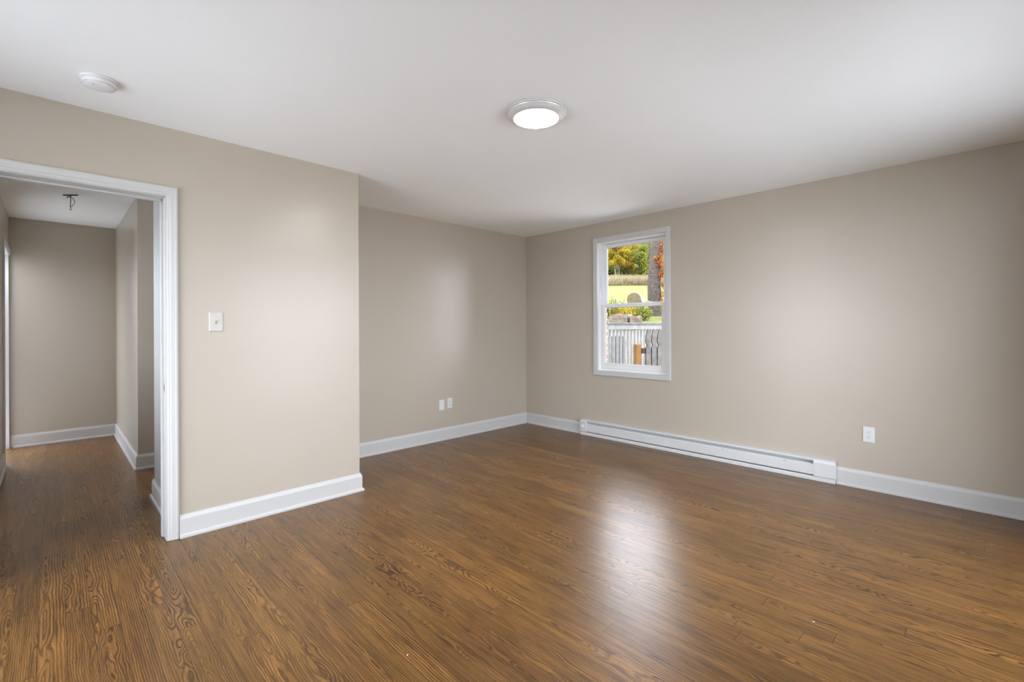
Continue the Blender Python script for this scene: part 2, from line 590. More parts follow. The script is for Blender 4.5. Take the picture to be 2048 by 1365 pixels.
w.box((HLX - 0.13, HW[0], 0), (HLX, HW[1], HW[2])).box((HLX - 0.13, HW[0], HW[3]), (HLX, HW[1], H)).box((HLX - 0.13, D2B + JT, 0), (HLX, HEY, H)).box((HLX - 0.13, D2A - JT, D2Z + JT), (HLX, D2B + JT, H))
structure(w.build('wall_hall_left', M['wall']), 'beige left wall of the hall with a white door', 'wall')

# right wall: plastered inside, brick outside, one window opening
WY0, WY1, WZ0, WZ1 = -1.135, -1.969, 0.758, 2.218       # clear opening inside the casing
WT = 0.10
w = MB()
for (x0, x1, y0, y1, z0, z1, mi) in ((0.0, WT, WY0 + 0.012, WY1 - 0.012, WZ0 - 0.012, WZ1 + 0.012, 0), (WT, 0.215, -1.118, -1.99, 0.745, 2.232, 1)):
    ya, yb = RY - 0.15, CY0 + 0.3
    w.box((x0, ya, -0.12 if mi == 0 else -0.3), (x1, y1, H), mi)
    w.box((x0, y0, -0.12 if mi == 0 else -0.3), (x1, yb if mi else CY0, H), mi)
    w.box((x0, y1, -0.12 if mi == 0 else -0.3), (x1, y0, z0), mi)
    w.box((x0, y1, z1), (x1, y0, H), mi)
structure(w.build('wall_right', [M['wall'], M['brick']]), 'long beige wall with the window and the heater', 'wall')

# walls behind the camera, with unseen windows added to light the room
RW = [(-2.60, -0.66, 0.06, 2.16), (-4.40, -3.80, 0.70, 2.12)]
WW = [(-2.8, -1.1, 0.25, 2.12)]


def wall_holes(fixed_axis, f0, f1, a0, a1, holes):
    m = MB()

    def bx(p, q, z0, z1):
        if fixed_axis == 'y':
            m.box((p, f0, z0), (q, f1, z1))
        else:
            m.box((f0, p, z0), (f1, q, z1))
    cur = a0
    for (p, q, z0, z1) in sorted(holes):
        bx(cur, p, 0, H)
        bx(p, q, 0, z0)
        bx(p, q, z1, H)
        cur = q
    bx(cur, a1, 0, H)
    return m


structure(wall_holes('y', RY - 0.15, RY, WX - 0.15, 0.0, RW).build('wall_rear', M['wall']), 'beige wall behind the camera with two added windows', 'wall')
structure(wall_holes('x', WX - 0.15, WX, RY, LYB, WW).build('wall_near_side', M['wall']), 'beige wall beside the camera with one added window', 'wall')

# ------------------------------------------------------------------ baseboards
BB = [(0, 0), (0, 0.136), (0.006, 0.136), (0.0075, 0.128), (0.0125, 0.119), (0.0150, 0.110), (0.0150, 0.022), (0.0200, 0.0215), (0.0245, 0.018), (0.0265, 0.0115), (0.0265, 0)]
fl = lambda a, b, t: (a, b, t)
HEAT0, HEAT1 = -0.918, -3.419
path = [(DX1 + 0.062, LY), (AX, LY), (AX, 0), (0, 0), (0, HEAT0)]
# offset must point into the room: travel so that the room lies on the right -> mirror the offset
neg = [(-a, t) for a, t in BB]
for s, nm, lab in ((0, 'baseboard_left', 'white baseboard between the doorway and the wall corner'), (1, 'baseboard_alcove_side', 'white baseboard of the alcove return wall'),
                   (2, 'baseboard_back', 'white baseboard along the alcove back wall'), (3, 'baseboard_right', 'short white baseboard between the corner and the heater')):
    structure(MB().sweep(path, neg, fl, only=[s]).build(nm, M['trim']), lab, 'baseboard')
structure(MB().sweep([(0, HEAT1), (0, RY), (WX, RY), (WX, LY), (DX0 - 0.062, LY)], neg, fl, only=[0]).build('baseboard_right_near', M['trim']),
          'white baseboard to the right of the heater', 'baseboard')
pp = [(0, HEAT1), (0, RY), (WX, RY), (WX, LY), (DX0 - 0.062, LY)]
structure(MB().sweep(pp, neg, fl, only=[1]).build('baseboard_rear', M['trim']), 'white baseboard behind the camera', 'baseboard')
structure(MB().sweep(pp, neg, fl, only=[2, 3]).build('baseboard_near_side', M['trim']), 'white baseboard beside the camera', 'baseboard')
# hall: stub wall, passage, hall walls
hp = [(HRX, LYB + 0.02), (HRX, CY0), (-1.7, CY0)]
structure(MB().sweep(hp, BB, fl, only=[0, 1]).build('baseboard_hall_stub', M['trim']), 'white baseboard end behind the door frame', 'baseboard')
hp = [(-1.7, CY1), (HRX, CY1), (HRX, HEY), (HLX, HEY), (HLX, D2B + 0.025)]
structure(MB().sweep(hp, BB, fl, only=[0, 1]).build('baseboard_hall_right', M['trim']), 'white baseboard around the hall corner', 'baseboard')
structure(MB().sweep(hp, BB, fl, only=[2, 3]).build('baseboard_hall_end', M['trim']), 'white baseboard across the end of the hall', 'baseboard')
structure(MB().sweep([(HLX, D2A - 0.062), (HLX, LYB + 0.02)], BB, fl).build('baseboard_hall_left', M['trim']), 'white baseboard along the left of the hall', 'baseboard')

# ------------------------------------------------------------------ hall doorway (door_1) and hall side door (door_2)
CAS = [(0.005, 0), (0.005, 0.009), (0.012, 0.012), (0.020, 0.0125), (0.024, 0.016), (0.030, 0.0165), (0.042, 0.017), (0.050, 0.019), (0.056, 0.0175), (0.060, 0.014), (0.060, 0)]


def door_set(name, a0, a1, zt, mapf, depth, label, near_casing=True, far_casing=True):
    """mapf(a, z, d): a along the wall, z up, d from the visible face into the wall"""
    root = bpy.data.objects.new(name, None)
    root.location = mapf((a0 + a1) / 2, 0, 0)
    COL.objects.link(root)
    structure(root, label, 'door frame')
    j = MB()
    for (p, q, z0, z1) in ((a0 - JT, a0, 0, zt + JT), (a1, a1 + JT, 0, zt + JT), (a0, a1, zt, zt + JT)):
        j.box(mapf(p, z0, -0.001), mapf(q, z1, depth + 0.001))
    j.build('jamb', M['trim'], root, bevel=0.0015)
    pts = [(a0, 0.002), (a0, zt), (a1, zt), (a1, 0.002)]
    if near_casing:
        MB().sweep(pts if far_casing else [(a0, 0.002), (a0, zt), (a1 + 0.03, zt)], CAS, lambda a, z, t: mapf(a, z, -t)).build('casing', M['trim'], root)
    if far_casing:
        MB().sweep(pts, CAS, lambda a, z, t: mapf(a, z, depth + t)).build('casing', M['trim'], root)
    return root


d1 = door_set('door_1', DX0, DX1, DZ, lambda a, z, d: (a, LY + d, z), LT, 'white cased doorway to the hall')
# door stop strips and strike plate
st = MB()
st.box((DX1 - 0.010, LY + 0.085, 0), (DX1, LY + 0.120, DZ)).box((DX0, LY + 0.085, 0), (DX0 + 0.010, LY + 0.120, DZ)).box((DX0, LY + 0.085, DZ - 0.010), (DX1, LY + 0.120, DZ))
st.build('door_stop', M['trim'], d1, bevel=0.002)
sp = MB().box((DX1 - 0.0015, LY + 0.028, 0.872), (DX1, LY + 0.058, 0.930)).build('strike_plate', M['screw'], d1)
sp['label'] = 'small metal strike plate on the right jamb'
MB().box((DX1 - 0.0022, LY + 0.034, 0.886), (DX1 - 0.0012, LY + 0.050, 0.916)).build('latch_hole', M['steel'], sp)

d2 = door_set('door_2', D2A, D2B, D2Z, lambda a, z, d: (HLX - d, a, z), 0.13, 'white side door in the left wall of the hall', True, False)
# unseen leaf set ajar to let daylight into the hall, hinged on the near jamb
LA = math.radians(33)
lh = Vector((HLX - 0.128, D2A + 0.004))
ld, ln_ = Vector((-math.sin(LA), math.cos(LA))), Vector((-math.cos(LA), -math.sin(LA)))
q4 = [lh, lh + ld * 0.845, lh + ld * 0.845 + ln_ * 0.035, lh + ln_ * 0.035]
MB().prism([(v.x, v.y) for v in q4], fl, 0.012, D2Z - 0.003).build('door_panel', M['trim'], d2, bevel=0.002)

# ------------------------------------------------------------------ the visible window (window_1)
W1 = bpy.data.objects.new('window_1', None)
W1.location = (0, (WY0 + WY1) / 2, WZ0)
COL.objects.link(W1)
structure(W1, 'white double hung window looking onto the yard', 'window')
wm = lambda a, z, t: (-t, a, z)          # a = y, t = out into the room
WC = [(0.0, -0.002), (0.0, 0.012), (0.004, 0.015), (0.044, 0.0165), (0.050, 0.0165), (0.054, 0.013), (0.054, -0.0)]
MB().sweep([(WY1, WZ0), (WY1, WZ1), (WY0, WZ1), (WY0, WZ0)], WC, wm, closed=True).build('casing', M['trim'], W1)


def ring(y0, y1, z0, z1, wl_, wr_, wb, wt, x0, x1):
    """rectangular frame: y0 > y1; widths left, right, bottom, top"""
    m = MB()
    m.box((x0, y0, z0), (x1, y0 - wl_, z1)).box((x0, y1, z0), (x1, y1 + wr_, z1))
    m.box((x0, y0 - wl_, z0), (x1, y1 + wr_, z0 + wb)).box((x0, y0 - wl_, z1 - wt), (x1, y1 + wr_, z1))
    return m


ring(WY0 + 0.011, WY1 - 0.011, WZ0 - 0.011, WZ1 + 0.011, 0.011, 0.011, 0.011, 0.011, 0.0, 0.035).build('jamb_extension', M['vinyl'], W1)
ring(WY0 + 0.011, WY1 - 0.011, WZ0 - 0.011, WZ1 + 0.011, 0.032, 0.032, 0.034, 0.032, 0.035, 0.118).build('vinyl_frame', M['vinyl'], W1, bevel=0.002)
# side tracks between the sashes
tr = MB()
for yy in (WY0 - 0.021, WY1 + 0.021):
    s = -1 if yy > -1.5 else 1
    tr.box((0.074, yy, WZ0 + 0.02), (0.080, yy + s * 0.010, WZ1 - 0.02))
tr.build('side_track', M['vinyl'], W1)
ls = ring(-1.158, -1.946, 0.783, 1.512, 0.047, 0.047, 0.060, 0.040, 0.040, 0.070).build('lower_sash', M['vinyl'], W1, bevel=0.003)
ring(-1.2035, -1.9005, 0.8415, 1.4735, 0.004, 0.004, 0.004, 0.004, 0.050, 0.060).build('gasket', M['gasket'], ls)
MB().box((0.053, -1.204, 0.842), (0.057, -1.900, 1.473)).build('glass_pane', M['glass'], ls)
us = ring(-1.158, -1.946, 1.478, 2.195, 0.044, 0.044, 0.038, 0.040, 0.082, 0.112).build('upper_sash', M['vinyl'], W1, bevel=0.003)
ring(-1.2005, -1.9035, 1.5145, 2.1565, 0.004, 0.004, 0.004, 0.004, 0.091, 0.101).build('gasket', M['gasket'], us)
MB().box((0.094, -1.201, 1.515), (0.098, -1.903, 2.156)).build('glass_pane', M['glass'], us)
for yl in (-1.36, -1.74):
    k = MB().box((0.046, yl - 0.028, 1.512), (0.068, yl + 0.028, 1.520))
    k.lathe([(0, 0.018), (0.010, 0.018), (0.012, 0.015), (0.012, 0.008)], (0.057, yl, 1.512), 16)
    k.box((0.040, yl - 0.004, 1.520), (0.060, yl + 0.026, 1.527))
    k.build('sash_lock', M['vinyl'], ls, bevel=0.001)
portal('daylight_portal', (0.23, -1.552, 1.488), (0, math.pi / 2, 0), 1.48, 0.86)


# unseen windows added to let daylight in: simple double hung units
def added_window(n, mapf, a0, a1, z0, z1, label):
    root = bpy.data.objects.new('window_%d' % n, None)
    root.location = mapf((a0 + a1) / 2, z0, 0)
    COL.objects.link(root)
    structure(root, label, 'window')
    MB().sweep([(a0, z0), (a0, z1), (a1, z1), (a1, z0)] if True else None, [(0.0, 0), (0.0, 0.014), (0.054, 0.016), (0.054, 0)],
               lambda a, z, t: mapf(a, z, -t), closed=True).build('casing', M['trim'], root)
    zm = (z0 + z1) / 2
    f = MB()
    for (p, q, r, s, d0, d1_) in ((a0, a0 + 0.03, z0, z1, 0.02, 0.12), (a1 - 0.03, a1, z0, z1, 0.02, 0.12), (a0 + 0.03, a1 - 0.03, z0, z0 + 0.03, 0.02, 0.12),
                                  (a0 + 0.03, a1 - 0.03, z1 - 0.03, z1, 0.02, 0.12), (a0 + 0.03, a1 - 0.03, zm - 0.025, zm + 0.025, 0.05, 0.10)):
        f.box(mapf(p, r, d0), mapf(q, s, d1_))
    f.build('sash_frame', M['vinyl'], root)
    for (r, s) in ((z0 + 0.03, zm - 0.025), (zm + 0.025, z1 - 0.03)):
        MB().box(mapf(a0 + 0.03, r, 0.070), mapf(a1 - 0.03, s, 0.074)).build('glass_pane', M['glass'], root)


for k, (p, q, z0, z1) in enumerate(RW):
    added_window(2 + k, lambda a, z, d: (a, RY - d, z), p, q, z0, z1, 'added glazed %s lighting the room from behind the camera' % ('wide opening', 'window')[k])
    portal('daylight_portal', ((p + q) / 2, RY - 0.16, (z0 + z1) / 2), (math.pi / 2, 0, 0), q - p, z1 - z0)
for k, (p, q, z0, z1) in enumerate(WW):
    added_window(4 + k, lambda a, z, d: (WX - d, a, z), p, q, z0, z1, 'added white window lighting the room from beside the camera')
    portal('daylight_portal', (WX - 0.16, (p + q) / 2, (z0 + z1) / 2), (0, -math.pi / 2, 0), z1 - z0, q - p)

added_window(5, lambda a, z, d: (HLX - d, a, z), *HW, 'added white window lighting the hall from its left wall')
portal('daylight_portal', (HLX - 0.14, (HW[0] + HW[1]) / 2, (HW[2] + HW[3]) / 2), (0, -math.pi / 2, 0), HW[3] - HW[2], HW[1] - HW[0])

added_window(6, lambda a, z, d: (-1.7 + d * 0.8, a, z), *PWN, 'added glazed end that lets daylight into the side passage')
portal('daylight_portal', (-1.58, (CY0 + CY1) / 2, 1.14), (0, math.pi / 2, 0), 2.1, 0.76)

# ------------------------------------------------------------------ ceiling light
LC = (-2.545, -2.52, H)
cl = thing('ceiling_light', 'round lit flush ceiling light with ribbed silver rim', 'ceiling light', LC)
MB().lathe([(0, 0), (0.160, 0), (0.166, -0.003), (0.166, -0.010), (0.158, -0.012), (0, -0.012)], LC, 72).build('base_ring', M['nickel'], cl, smooth=True)
MB().lathe([(0.156, -0.0115), (0.160, -0.013), (0.158, -0.017), (0.154, -0.018), (0.156, -0.021), (0.152, -0.026), (0.148, -0.027), (0.149, -0.030), (0.142, -0.035),
            (0.132, -0.038), (0.1245, -0.0385), (0.122, -0.036), (0.122, -0.0115)], LC, 72).build('rim', M['nickel'], cl, smooth=True)
MB().lathe([(0.1215, -0.030), (0.1215, -0.0365), (0.105, -0.0405), (0.07, -0.0425), (0.0, -0.0435)], LC, 72).build('diffuser', M['lampglow'], cl, smooth=True)

# ------------------------------------------------------------------ smoke detector
SD = (-4.292, -1.300, H)
sd = thing('smoke_detector', 'round white smoke detector on the ceiling above the doorway', 'smoke detector', SD)
MB().lathe([(0, 0), (0.066, 0), (0.0705, -0.002), (0.0705, -0.008), (0.066, -0.011), (0, -0.011)], SD, 64).build('base_plate', M['smoke'], sd, smooth=True)
MB().lathe([(0.058, -0.010), (0.058, -0.015), (0.0635, -0.016), (0.0635, -0.024), (0.060, -0.030), (0.052, -0.035), (0.030, -0.0375), (0, -0.038)], SD, 64).build('cover', M['smoke'], sd, smooth=True)
vs = MB()
for k in range(26):
    a = 2 * math.pi * k / 26
    ca, sa = math.cos(a), math.sin(a)
    for s in (-1,):
        t = Vector((-sa, ca, 0)) * 0.0052
        p = Vector((SD[0] + ca * 0.0612, SD[1] + sa * 0.0612, H - 0.0288))
        q = Vector((SD[0] + ca * 0.0592, SD[1] + sa * 0.0592, H - 0.0314))
        nrm = Vector((ca, sa, -0.8)).normalized() * 0.0006
        vs.quad(p - t + nrm, p + t + nrm, q + t + nrm, q - t + nrm)
vs.build('vent_slots', simple('shadowed_vent_grey', (0.46, 0.46, 0.46, 1), 0.7), sd)
MB().lathe([(0.010, -0.036), (0.010, -0.0395), (0.008, -0.0402), (0, -0.0402)], (SD[0] + 0.012, SD[1] - 0.022, H), 20).build('test_button', M['plate'], sd, smooth=True)
MB().lathe([(0.0025, -0.034), (0.0025, -0.0378), (0, -0.0380)], (SD[0] - 0.022, SD[1] - 0.028, H), 12).build('indicator_light', M['slot'], sd)

# ------------------------------------------------------------------ bare fixing on the hall ceiling
HC = (-4.337, 1.405, H)
hw = thing('hanging_wire', 'loose wires hanging from a dark ceiling bracket in the hall', 'bare light fitting', HC)
bdir = Vector((0.713, -0.701, 0))
bm_ = MB()
pz = Vector(HC)
e = bdir * 0.062
nrm = Vector((0.701, 0.713, 0)) * 0.007
a, b, c_, d_ = pz - e - nrm, pz + e - nrm, pz + e + nrm, pz - e + nrm
bm_.prism([(a.x, a.y), (b.x, b.y), (c_.x, c_.y), (d_.x, d_.y)], fl, H - 0.008, H)
bm_.build('bracket', M['bracket'], hw)
MB().tube([pz + Vector((0, 0, -0.006)), pz + Vector((0.001, 0.002, -0.04)), pz + Vector((-0.001, 0, -0.09)), pz + Vector((0.001, 0, -0.118))], 0.0028).build('wire', M['wire'], hw, smooth=True)
MB().tube([pz + bdir * s - Vector((0, 0, z)) for s, z in ((0.002, 0.006), (0.006, 0.022), (0.022, 0.033), (0.034, 0.050), (0.037, 0.068), (0.030, 0.086), (0.014, 0.098), (0.002, 0.106))], 0.0022).build('wire', M['wire'], hw, smooth=True)
MB().tube([pz + bdir * s - Vector((0, 0, z)) for s, z in ((0.0, 0.006), (-0.006, 0.014), (-0.020, 0.019), (-0.033, 0.026))], 0.0042).build('wire', M['wire'], hw, smooth=True)
nut = MB().lathe([(0, 0.006), (0.005, 0.005), (0.0085, -0.012), (0.0080, -0.015), (0, -0.015)], (HC[0] + 0.001, HC[1], H - 0.122), 14).build('wire_nut', M['plate'], hw, smooth=True)
nut['label'] = 'pale wire connector at the tip'


# ------------------------------------------------------------------ switch and outlets
def wall_plate(name, label, cat, c, mapf, kind, mat, w=0.0715, h=0.116, group=None):
    """mapf(a, z, t): a along wall (to the viewer's right), z up, t out of the wall"""
    root = thing(name, label, cat, mapf(c[0], c[1], 0), group)
    a0, z0 = c

    def bx(p, q, r, s, t0, t1):
        return MB().box(mapf(a0 + p, z0 + r, t0), mapf(a0 + q, z0 + s, t1))
    pts = [(-w / 2, -h / 2), (w / 2, -h / 2), (w / 2, h / 2), (-w / 2, h / 2)]
    m = MB()
    lev = [(0.0, 0.0), (0.0, 0.003), (0.004, 0.0062)]
    rings = []
    for ins, t in lev:
        rings.append([mapf(a0 + (abs(p) - ins) * (1 if p > 0 else -1), z0 + (abs(q) - ins) * (1 if q > 0 else -1), t) for p, q in pts])
    for r0, r1 in zip(rings, rings[1:]):
        for i in range(4):
            m.quad(r0[i], r0[(i + 1) % 4], r1[(i + 1) % 4], r1[i])
    m.quad(*rings[-1])
    m.quad(*rings[0][::-1])
    m.build('plate', mat, root, bevel=0.0008, smooth=False)

    def screw(dz):
        cx, cy, cz = mapf(a0, z0 + dz, 0.006)
        ax = 'X' if abs(mapf(0, 0, 1)[0] - mapf(0, 0, 0)[0]) > 0.5 else 'Y'
        sgn = (mapf(0, 0, 1)[0] - mapf(0, 0, 0)[0]) if ax == 'X' else (mapf(0, 0, 1)[1] - mapf(0, 0, 0)[1])
        MB().lathe([(0.0035, 0), (0.0032, sgn * 0.0010), (0, sgn * 0.0014)], (cx, cy, cz), 14, ax).build('screw', M['ivory'] if mat is M['ivory'] else M['plate'], root, smooth=True)
    if kind == 'switch':
        screw(0.030)
        screw(-0.030)
        bx(-0.0055, 0.0055, -0.012, 0.012, 0.006, 0.0072).build('toggle_collar', M['ivory'], root)
        tg = MB()
        tg.prism([(0.006, -0.006), (0.006, 0.007), (0.018, 0.013), (0.019, 0.007)], lambda a, b, t: mapf(a0 + t, z0 + b, a), -0.0038, 0.0038)
        tgo = tg.build('toggle', M['ivory'], root, bevel=0.0008)
        bx(-0.0045, 0.0045, -0.011, -0.006, 0.0071, 0.0076).build('toggle_slot', M['slot'], root)
    elif kind == 'blank':
        screw(0.030)
        screw(-0.030)
    else:
        screw(0.0)
        for dz in (0.0195, -0.0195):
            poly = []
            for k in range(28):
                an = 2 * math.pi * k / 28
                poly.append((max(-0.0135, min(0.0135, 0.0172 * math.cos(an))), 0.0145 * math.sin(an)))
            rc = MB().prism(poly, lambda a, b, t: mapf(a0 + a, z0 + dz + b, t), 0.006, 0.0085).build('receptacle', M['plate'], root)
            s = MB()
            s.box(mapf(a0 - 0.0075, z0 + dz - 0.001, 0.0084), mapf(a0 - 0.0053, z0 + dz + 0.008, 0.0088))
            s.box(mapf(a0 + 0.0053, z0 + dz - 0.000, 0.0084), mapf(a0 + 0.0072, z0 + dz + 0.007, 0.0088))
            hp_ = [(0.0026 * math.cos(2 * math.pi * k / 12), 0.0026 * math.sin(2 * math.pi * k / 12)) for k in range(12)]
            s.prism(hp_, lambda a, b, t: mapf(a0 + a, z0 + dz - 0.0075 + b, t), 0.0084, 0.0089)
            s.build('slots', M['slot'], rc)
    return root


wall_plate('light_switch', 'off white toggle light switch beside the hall doorway', 'light switch', (-3.7235, 1.294), lambda a, z, t: (a, LY - t, z), 'switch', M['ivory'], 0.076, 0.120)
wall_plate('blank_wall_plate', 'plain white blank plate left of the alcove outlet', 'wall plate', (-1.367, 0.391), lambda a, z, t: (a, -t, z), 'blank', M['plate'])
wall_plate('power_outlet', 'white duplex outlet beside the blank plate on the alcove wall', 'outlet', (-1.256, 0.401), lambda a, z, t: (a, -t, z), 'outlet', M['plate'])
wall_plate('power_outlet', 'white duplex outlet on the right wall past the heater', 'outlet', (-3.6235, 0.4185), lambda a, z, t: (-t, -a, z) if False else (-t, a, z), 'outlet', M['plate'], 0.075, 0.118)

# ------------------------------------------------------------------ electric baseboard heater
hr = thing('baseboard_heater', 'long white electric baseboard heater under the window', 'heater', (0, (HEAT0 + HEAT1) / 2, 0))
hm = lambda d, z, y: (-d, y, z)
CL, CR = HEAT0 - 0.088, HEAT1 + 0.150      # inner edges of the end caps
MB().prism([(0.0, 0.0), (0.004, 0.0), (0.004, 0.170), (0.0, 0.170)], hm, HEAT0 - 0.003, HEAT1 + 0.003).build('back_panel', M['heater'], hr)
MB().prism([(0.0, 0.1725), (0.0, 0.178), (0.012, 0.178), (0.040, 0.1745), (0.045, 0.171), (0.045, 0.160), (0.043, 0.160), (0.043, 0.1690), (0.038, 0.1715)], hm, HEAT0 - 0.002, HEAT1 + 0.002).build('top_hood', M['heater'], hr)
MB().prism([(0.036, 0.136), (0.050, 0.129), (0.0545, 0.125), (0.0545, 0.048), (0.050, 0.043), (0.040, 0.041), (0.040, 0.0425), (0.049, 0.0447), (0.053, 0.049), (0.053, 0.124), (0.049, 0.1275), (0.036, 0.1345)], hm, CL, CR).build('front_cover', M['heater'], hr)
MB().prism([(0.0045, 0.0), (0.051, 0.0), (0.053, 0.003), (0.053, 0.026), (0.046, 0.033), (0.0045, 0.036)], hm, HEAT0 - 0.002, HEAT1 + 0.002).build('base_rail', M['heater'], hr)
MB().box((-0.036, CL, 0.060), (-0.008, CR, 0.128)).build('heating_element', M['fins'], hr)
for (ya, yb) in ((HEAT0, CL), (CR, HEAT1)):
    cap = MB().prism([(0.005, 0.0362), (0.053, 0.0345), (0.056, 0.040), (0.056, 0.150), (0.052, 0.164), (0.0455, 0.1705), (0.041, 0.1715), (0.0425, 0.1685), (0.0425, 0.1595), (0.005, 0.1595)], hm, ya, yb)
    cp = cap.build('end_cap', M['heater'], hr, bevel=0.0015)
    if ya == HEAT0:
        dots = MB()
        for r in range(3):
            for q in range(7):
                y = HEAT0 - 0.016 - q * 0.009
                z = 0.148 - r * 0.007
                dots.box((-0.0566, y - 0.002, z), (-0.0555, y + 0.002, z + 0.0035))
        dots.build('louvre_holes', M['gasket'], cp)
        MB().lathe([(0.0, -0.078), (0.017, -0.078), (0.020, -0.075), (0.0225, -0.058), (0.0225, -0.0555), (0, -0.0555)], (0, HEAT0 - 0.030, 0.100), 28, 'X').build('thermostat_knob', M['heater'], cp, smooth=True)
        MB().box((-0.0785, HEAT0 - 0.0315, 0.102), (-0.0778, HEAT0 - 0.0285, 0.119)).build('knob_mark', M['gasket'], cp)
for y in (-1.35, -1.95, -2.55, -3.06):
    MB().lathe([(0.0035, -0.0545), (0.003, -0.0555), (0, -0.0558)], (0, y, 0.119), 10, 'X').build('cover_screw', M['steel'], hr)

# ------------------------------------------------------------------ two flecks on the floor
for (x, y, r, lab) in ((-3.492, -2.709, 0.5, 'tiny white paint fleck on the floor left of the window reflection'), (-2.164, -3.747, 1.9, 'tiny white paint fleck on the floor right of the window reflection')):
    pts = [(0.005, 0), (0.0015, 0.0017), (-0.004, 0.001), (-0.003, -0.0014), (0.002, -0.0016)]
    ca, sa = math.cos(r), math.sin(r)
    o = MB().prism([(x + p * ca - q * sa, y + p * sa + q * ca) for p, q in pts], fl, 0.0, 0.0012).build('paint_fleck', M['fleck'])
    tag(o, lab, 'debris', 'paint flecks on the floor')

# ================================================================== outdoors
RV = Vector((math.cos(YAW), -math.sin(YAW)))
FV = Vector((math.sin(YAW), math.cos(YAW)))
C2 = Vector((CAMX, CAMY))


def at(u, wdist, v=None):
    """world point seen at column u (2048 frame) at depth wdist; height from row v"""
    r = (u - 1024.0) / FPX * wdist
    p = C2 + RV * r + FV * wdist
    z = CAMZ + (656.0 - v) / FPX * wdist if v is not None else 0.0
    return Vector((p.x, p.y, z))


def ground_w(wd):
    prof = [(-60, -0.25), (11.6, -0.25), (12.2, 0.95), (12.9, 1.36), (17, 1.70), (30, 2.62), (60, 7.1), (68, 8.0), (140, 40)]
    for (a, za), (b, zb) in zip(prof, prof[1:]):
        if wd <= b:
            return za + (zb - za) * (wd - a) / (b - a)
    return prof[-1][1]


def ground(p):
    wd = (Vector((p[0], p[1])) - C2).dot(FV)
    return ground_w(wd)


# lawn hill and yard
ws = [12.75, 12.9, 14, 15.5, 17, 20, 24, 30, 36, 42, 48, 54, 60, 68, 75, 95, 140]
ts = [-45 + 5 * k for k in range(23)]
m = MB()
n0 = len(m.v)
for wd in ws:
    for t_ in ts:
        p = C2 + FV * wd + RV * t_
        m.v.append((p.x, p.y, ground_w(wd) + 0.12 * mnoise.noise(Vector((p.x * 0.2, p.y * 0.2, 0))) * (0 if wd < 12.5 else 1)))
for a in range(len(ws) - 1):
    for b in range(len(ts) - 1):
        m.f.append([n0 + a * len(ts) + b, n0 + a * len(ts) + b + 1, n0 + (a + 1) * len(ts) + b + 1, n0 + (a + 1) * len(ts) + b])
        m.mi.append(0)
structure(m.build('lawn', M['lawn']), 'green lawn rising beyond the railing', 'lawn')
m = MB()
for wd in (11.6, 12.2, 12.76):
    for t_ in ts:
        p = C2 + FV * wd + RV * t_
        m.v.append((p.x, p.y, ground_w(wd)))
for a in range(2):
    for b in range(len(ts) - 1):
        m.f.append([a * len(ts) + b, a * len(ts) + b + 1, (a + 1) * len(ts) + b + 1, (a + 1) * len(ts) + b])
        m.mi.append(0)
structure(m.build('bank', M['bank']), 'leafy bank below the lawn', 'ground')
m = MB()
pts = [C2 + FV * a + RV * b for a, b in ((-60, -65), (-60, 65), (11.7, 65), (11.7, -65))]
m.prism([(p.x, p.y) for p in pts], fl, -0.45, -0.25)
structure(m.build('yard', M['litter']), 'leaf strewn yard around the house', 'ground')
m = MB().box((-14, -14, -0.245), (0.2, RY - 0.16, -0.20)).box((-14, RY - 0.16, -0.245), (WX - 0.16, 9, -0.20)).box((WX - 0.16, LYB + 0.01, -0.245), (HLX - 0.14, 9, -0.20))  # unseen pale paving added to bounce daylight up to the ceiling
m.box((-1.58, CY0 + 0.25, -0.245), (-0.1, 9, -0.20))
structure(m.build('bounce_patio', M['yard']), 'added pale paving that bounces daylight into the house', 'ground')


def leaf_cloud(m, centre, radii, n, size, rnd, hollow=0.55, flat=False):
    for _ in range(n):
        while True:
            q = Vector((rnd.uniform(-1, 1), rnd.uniform(-1, 1), rnd.uniform(-1, 1)))
            if hollow < q.length < 1:
                break
        p = Vector((centre[0] + q.x * radii[0], centre[1] + q.y * radii[1], centre[2] + q.z * radii[2]))
        a = Vector((rnd.gauss(0, 1), rnd.gauss(0, 1), rnd.gauss(0, 1))).normalized()
        b = a.orthogonal().normalized()
        s = size * rnd.uniform(0.6, 1.3)
        m.quad(p - a * s * 0.5, p + b * s * 0.32, p + a * s * 0.5, p - b * s * 0.32)


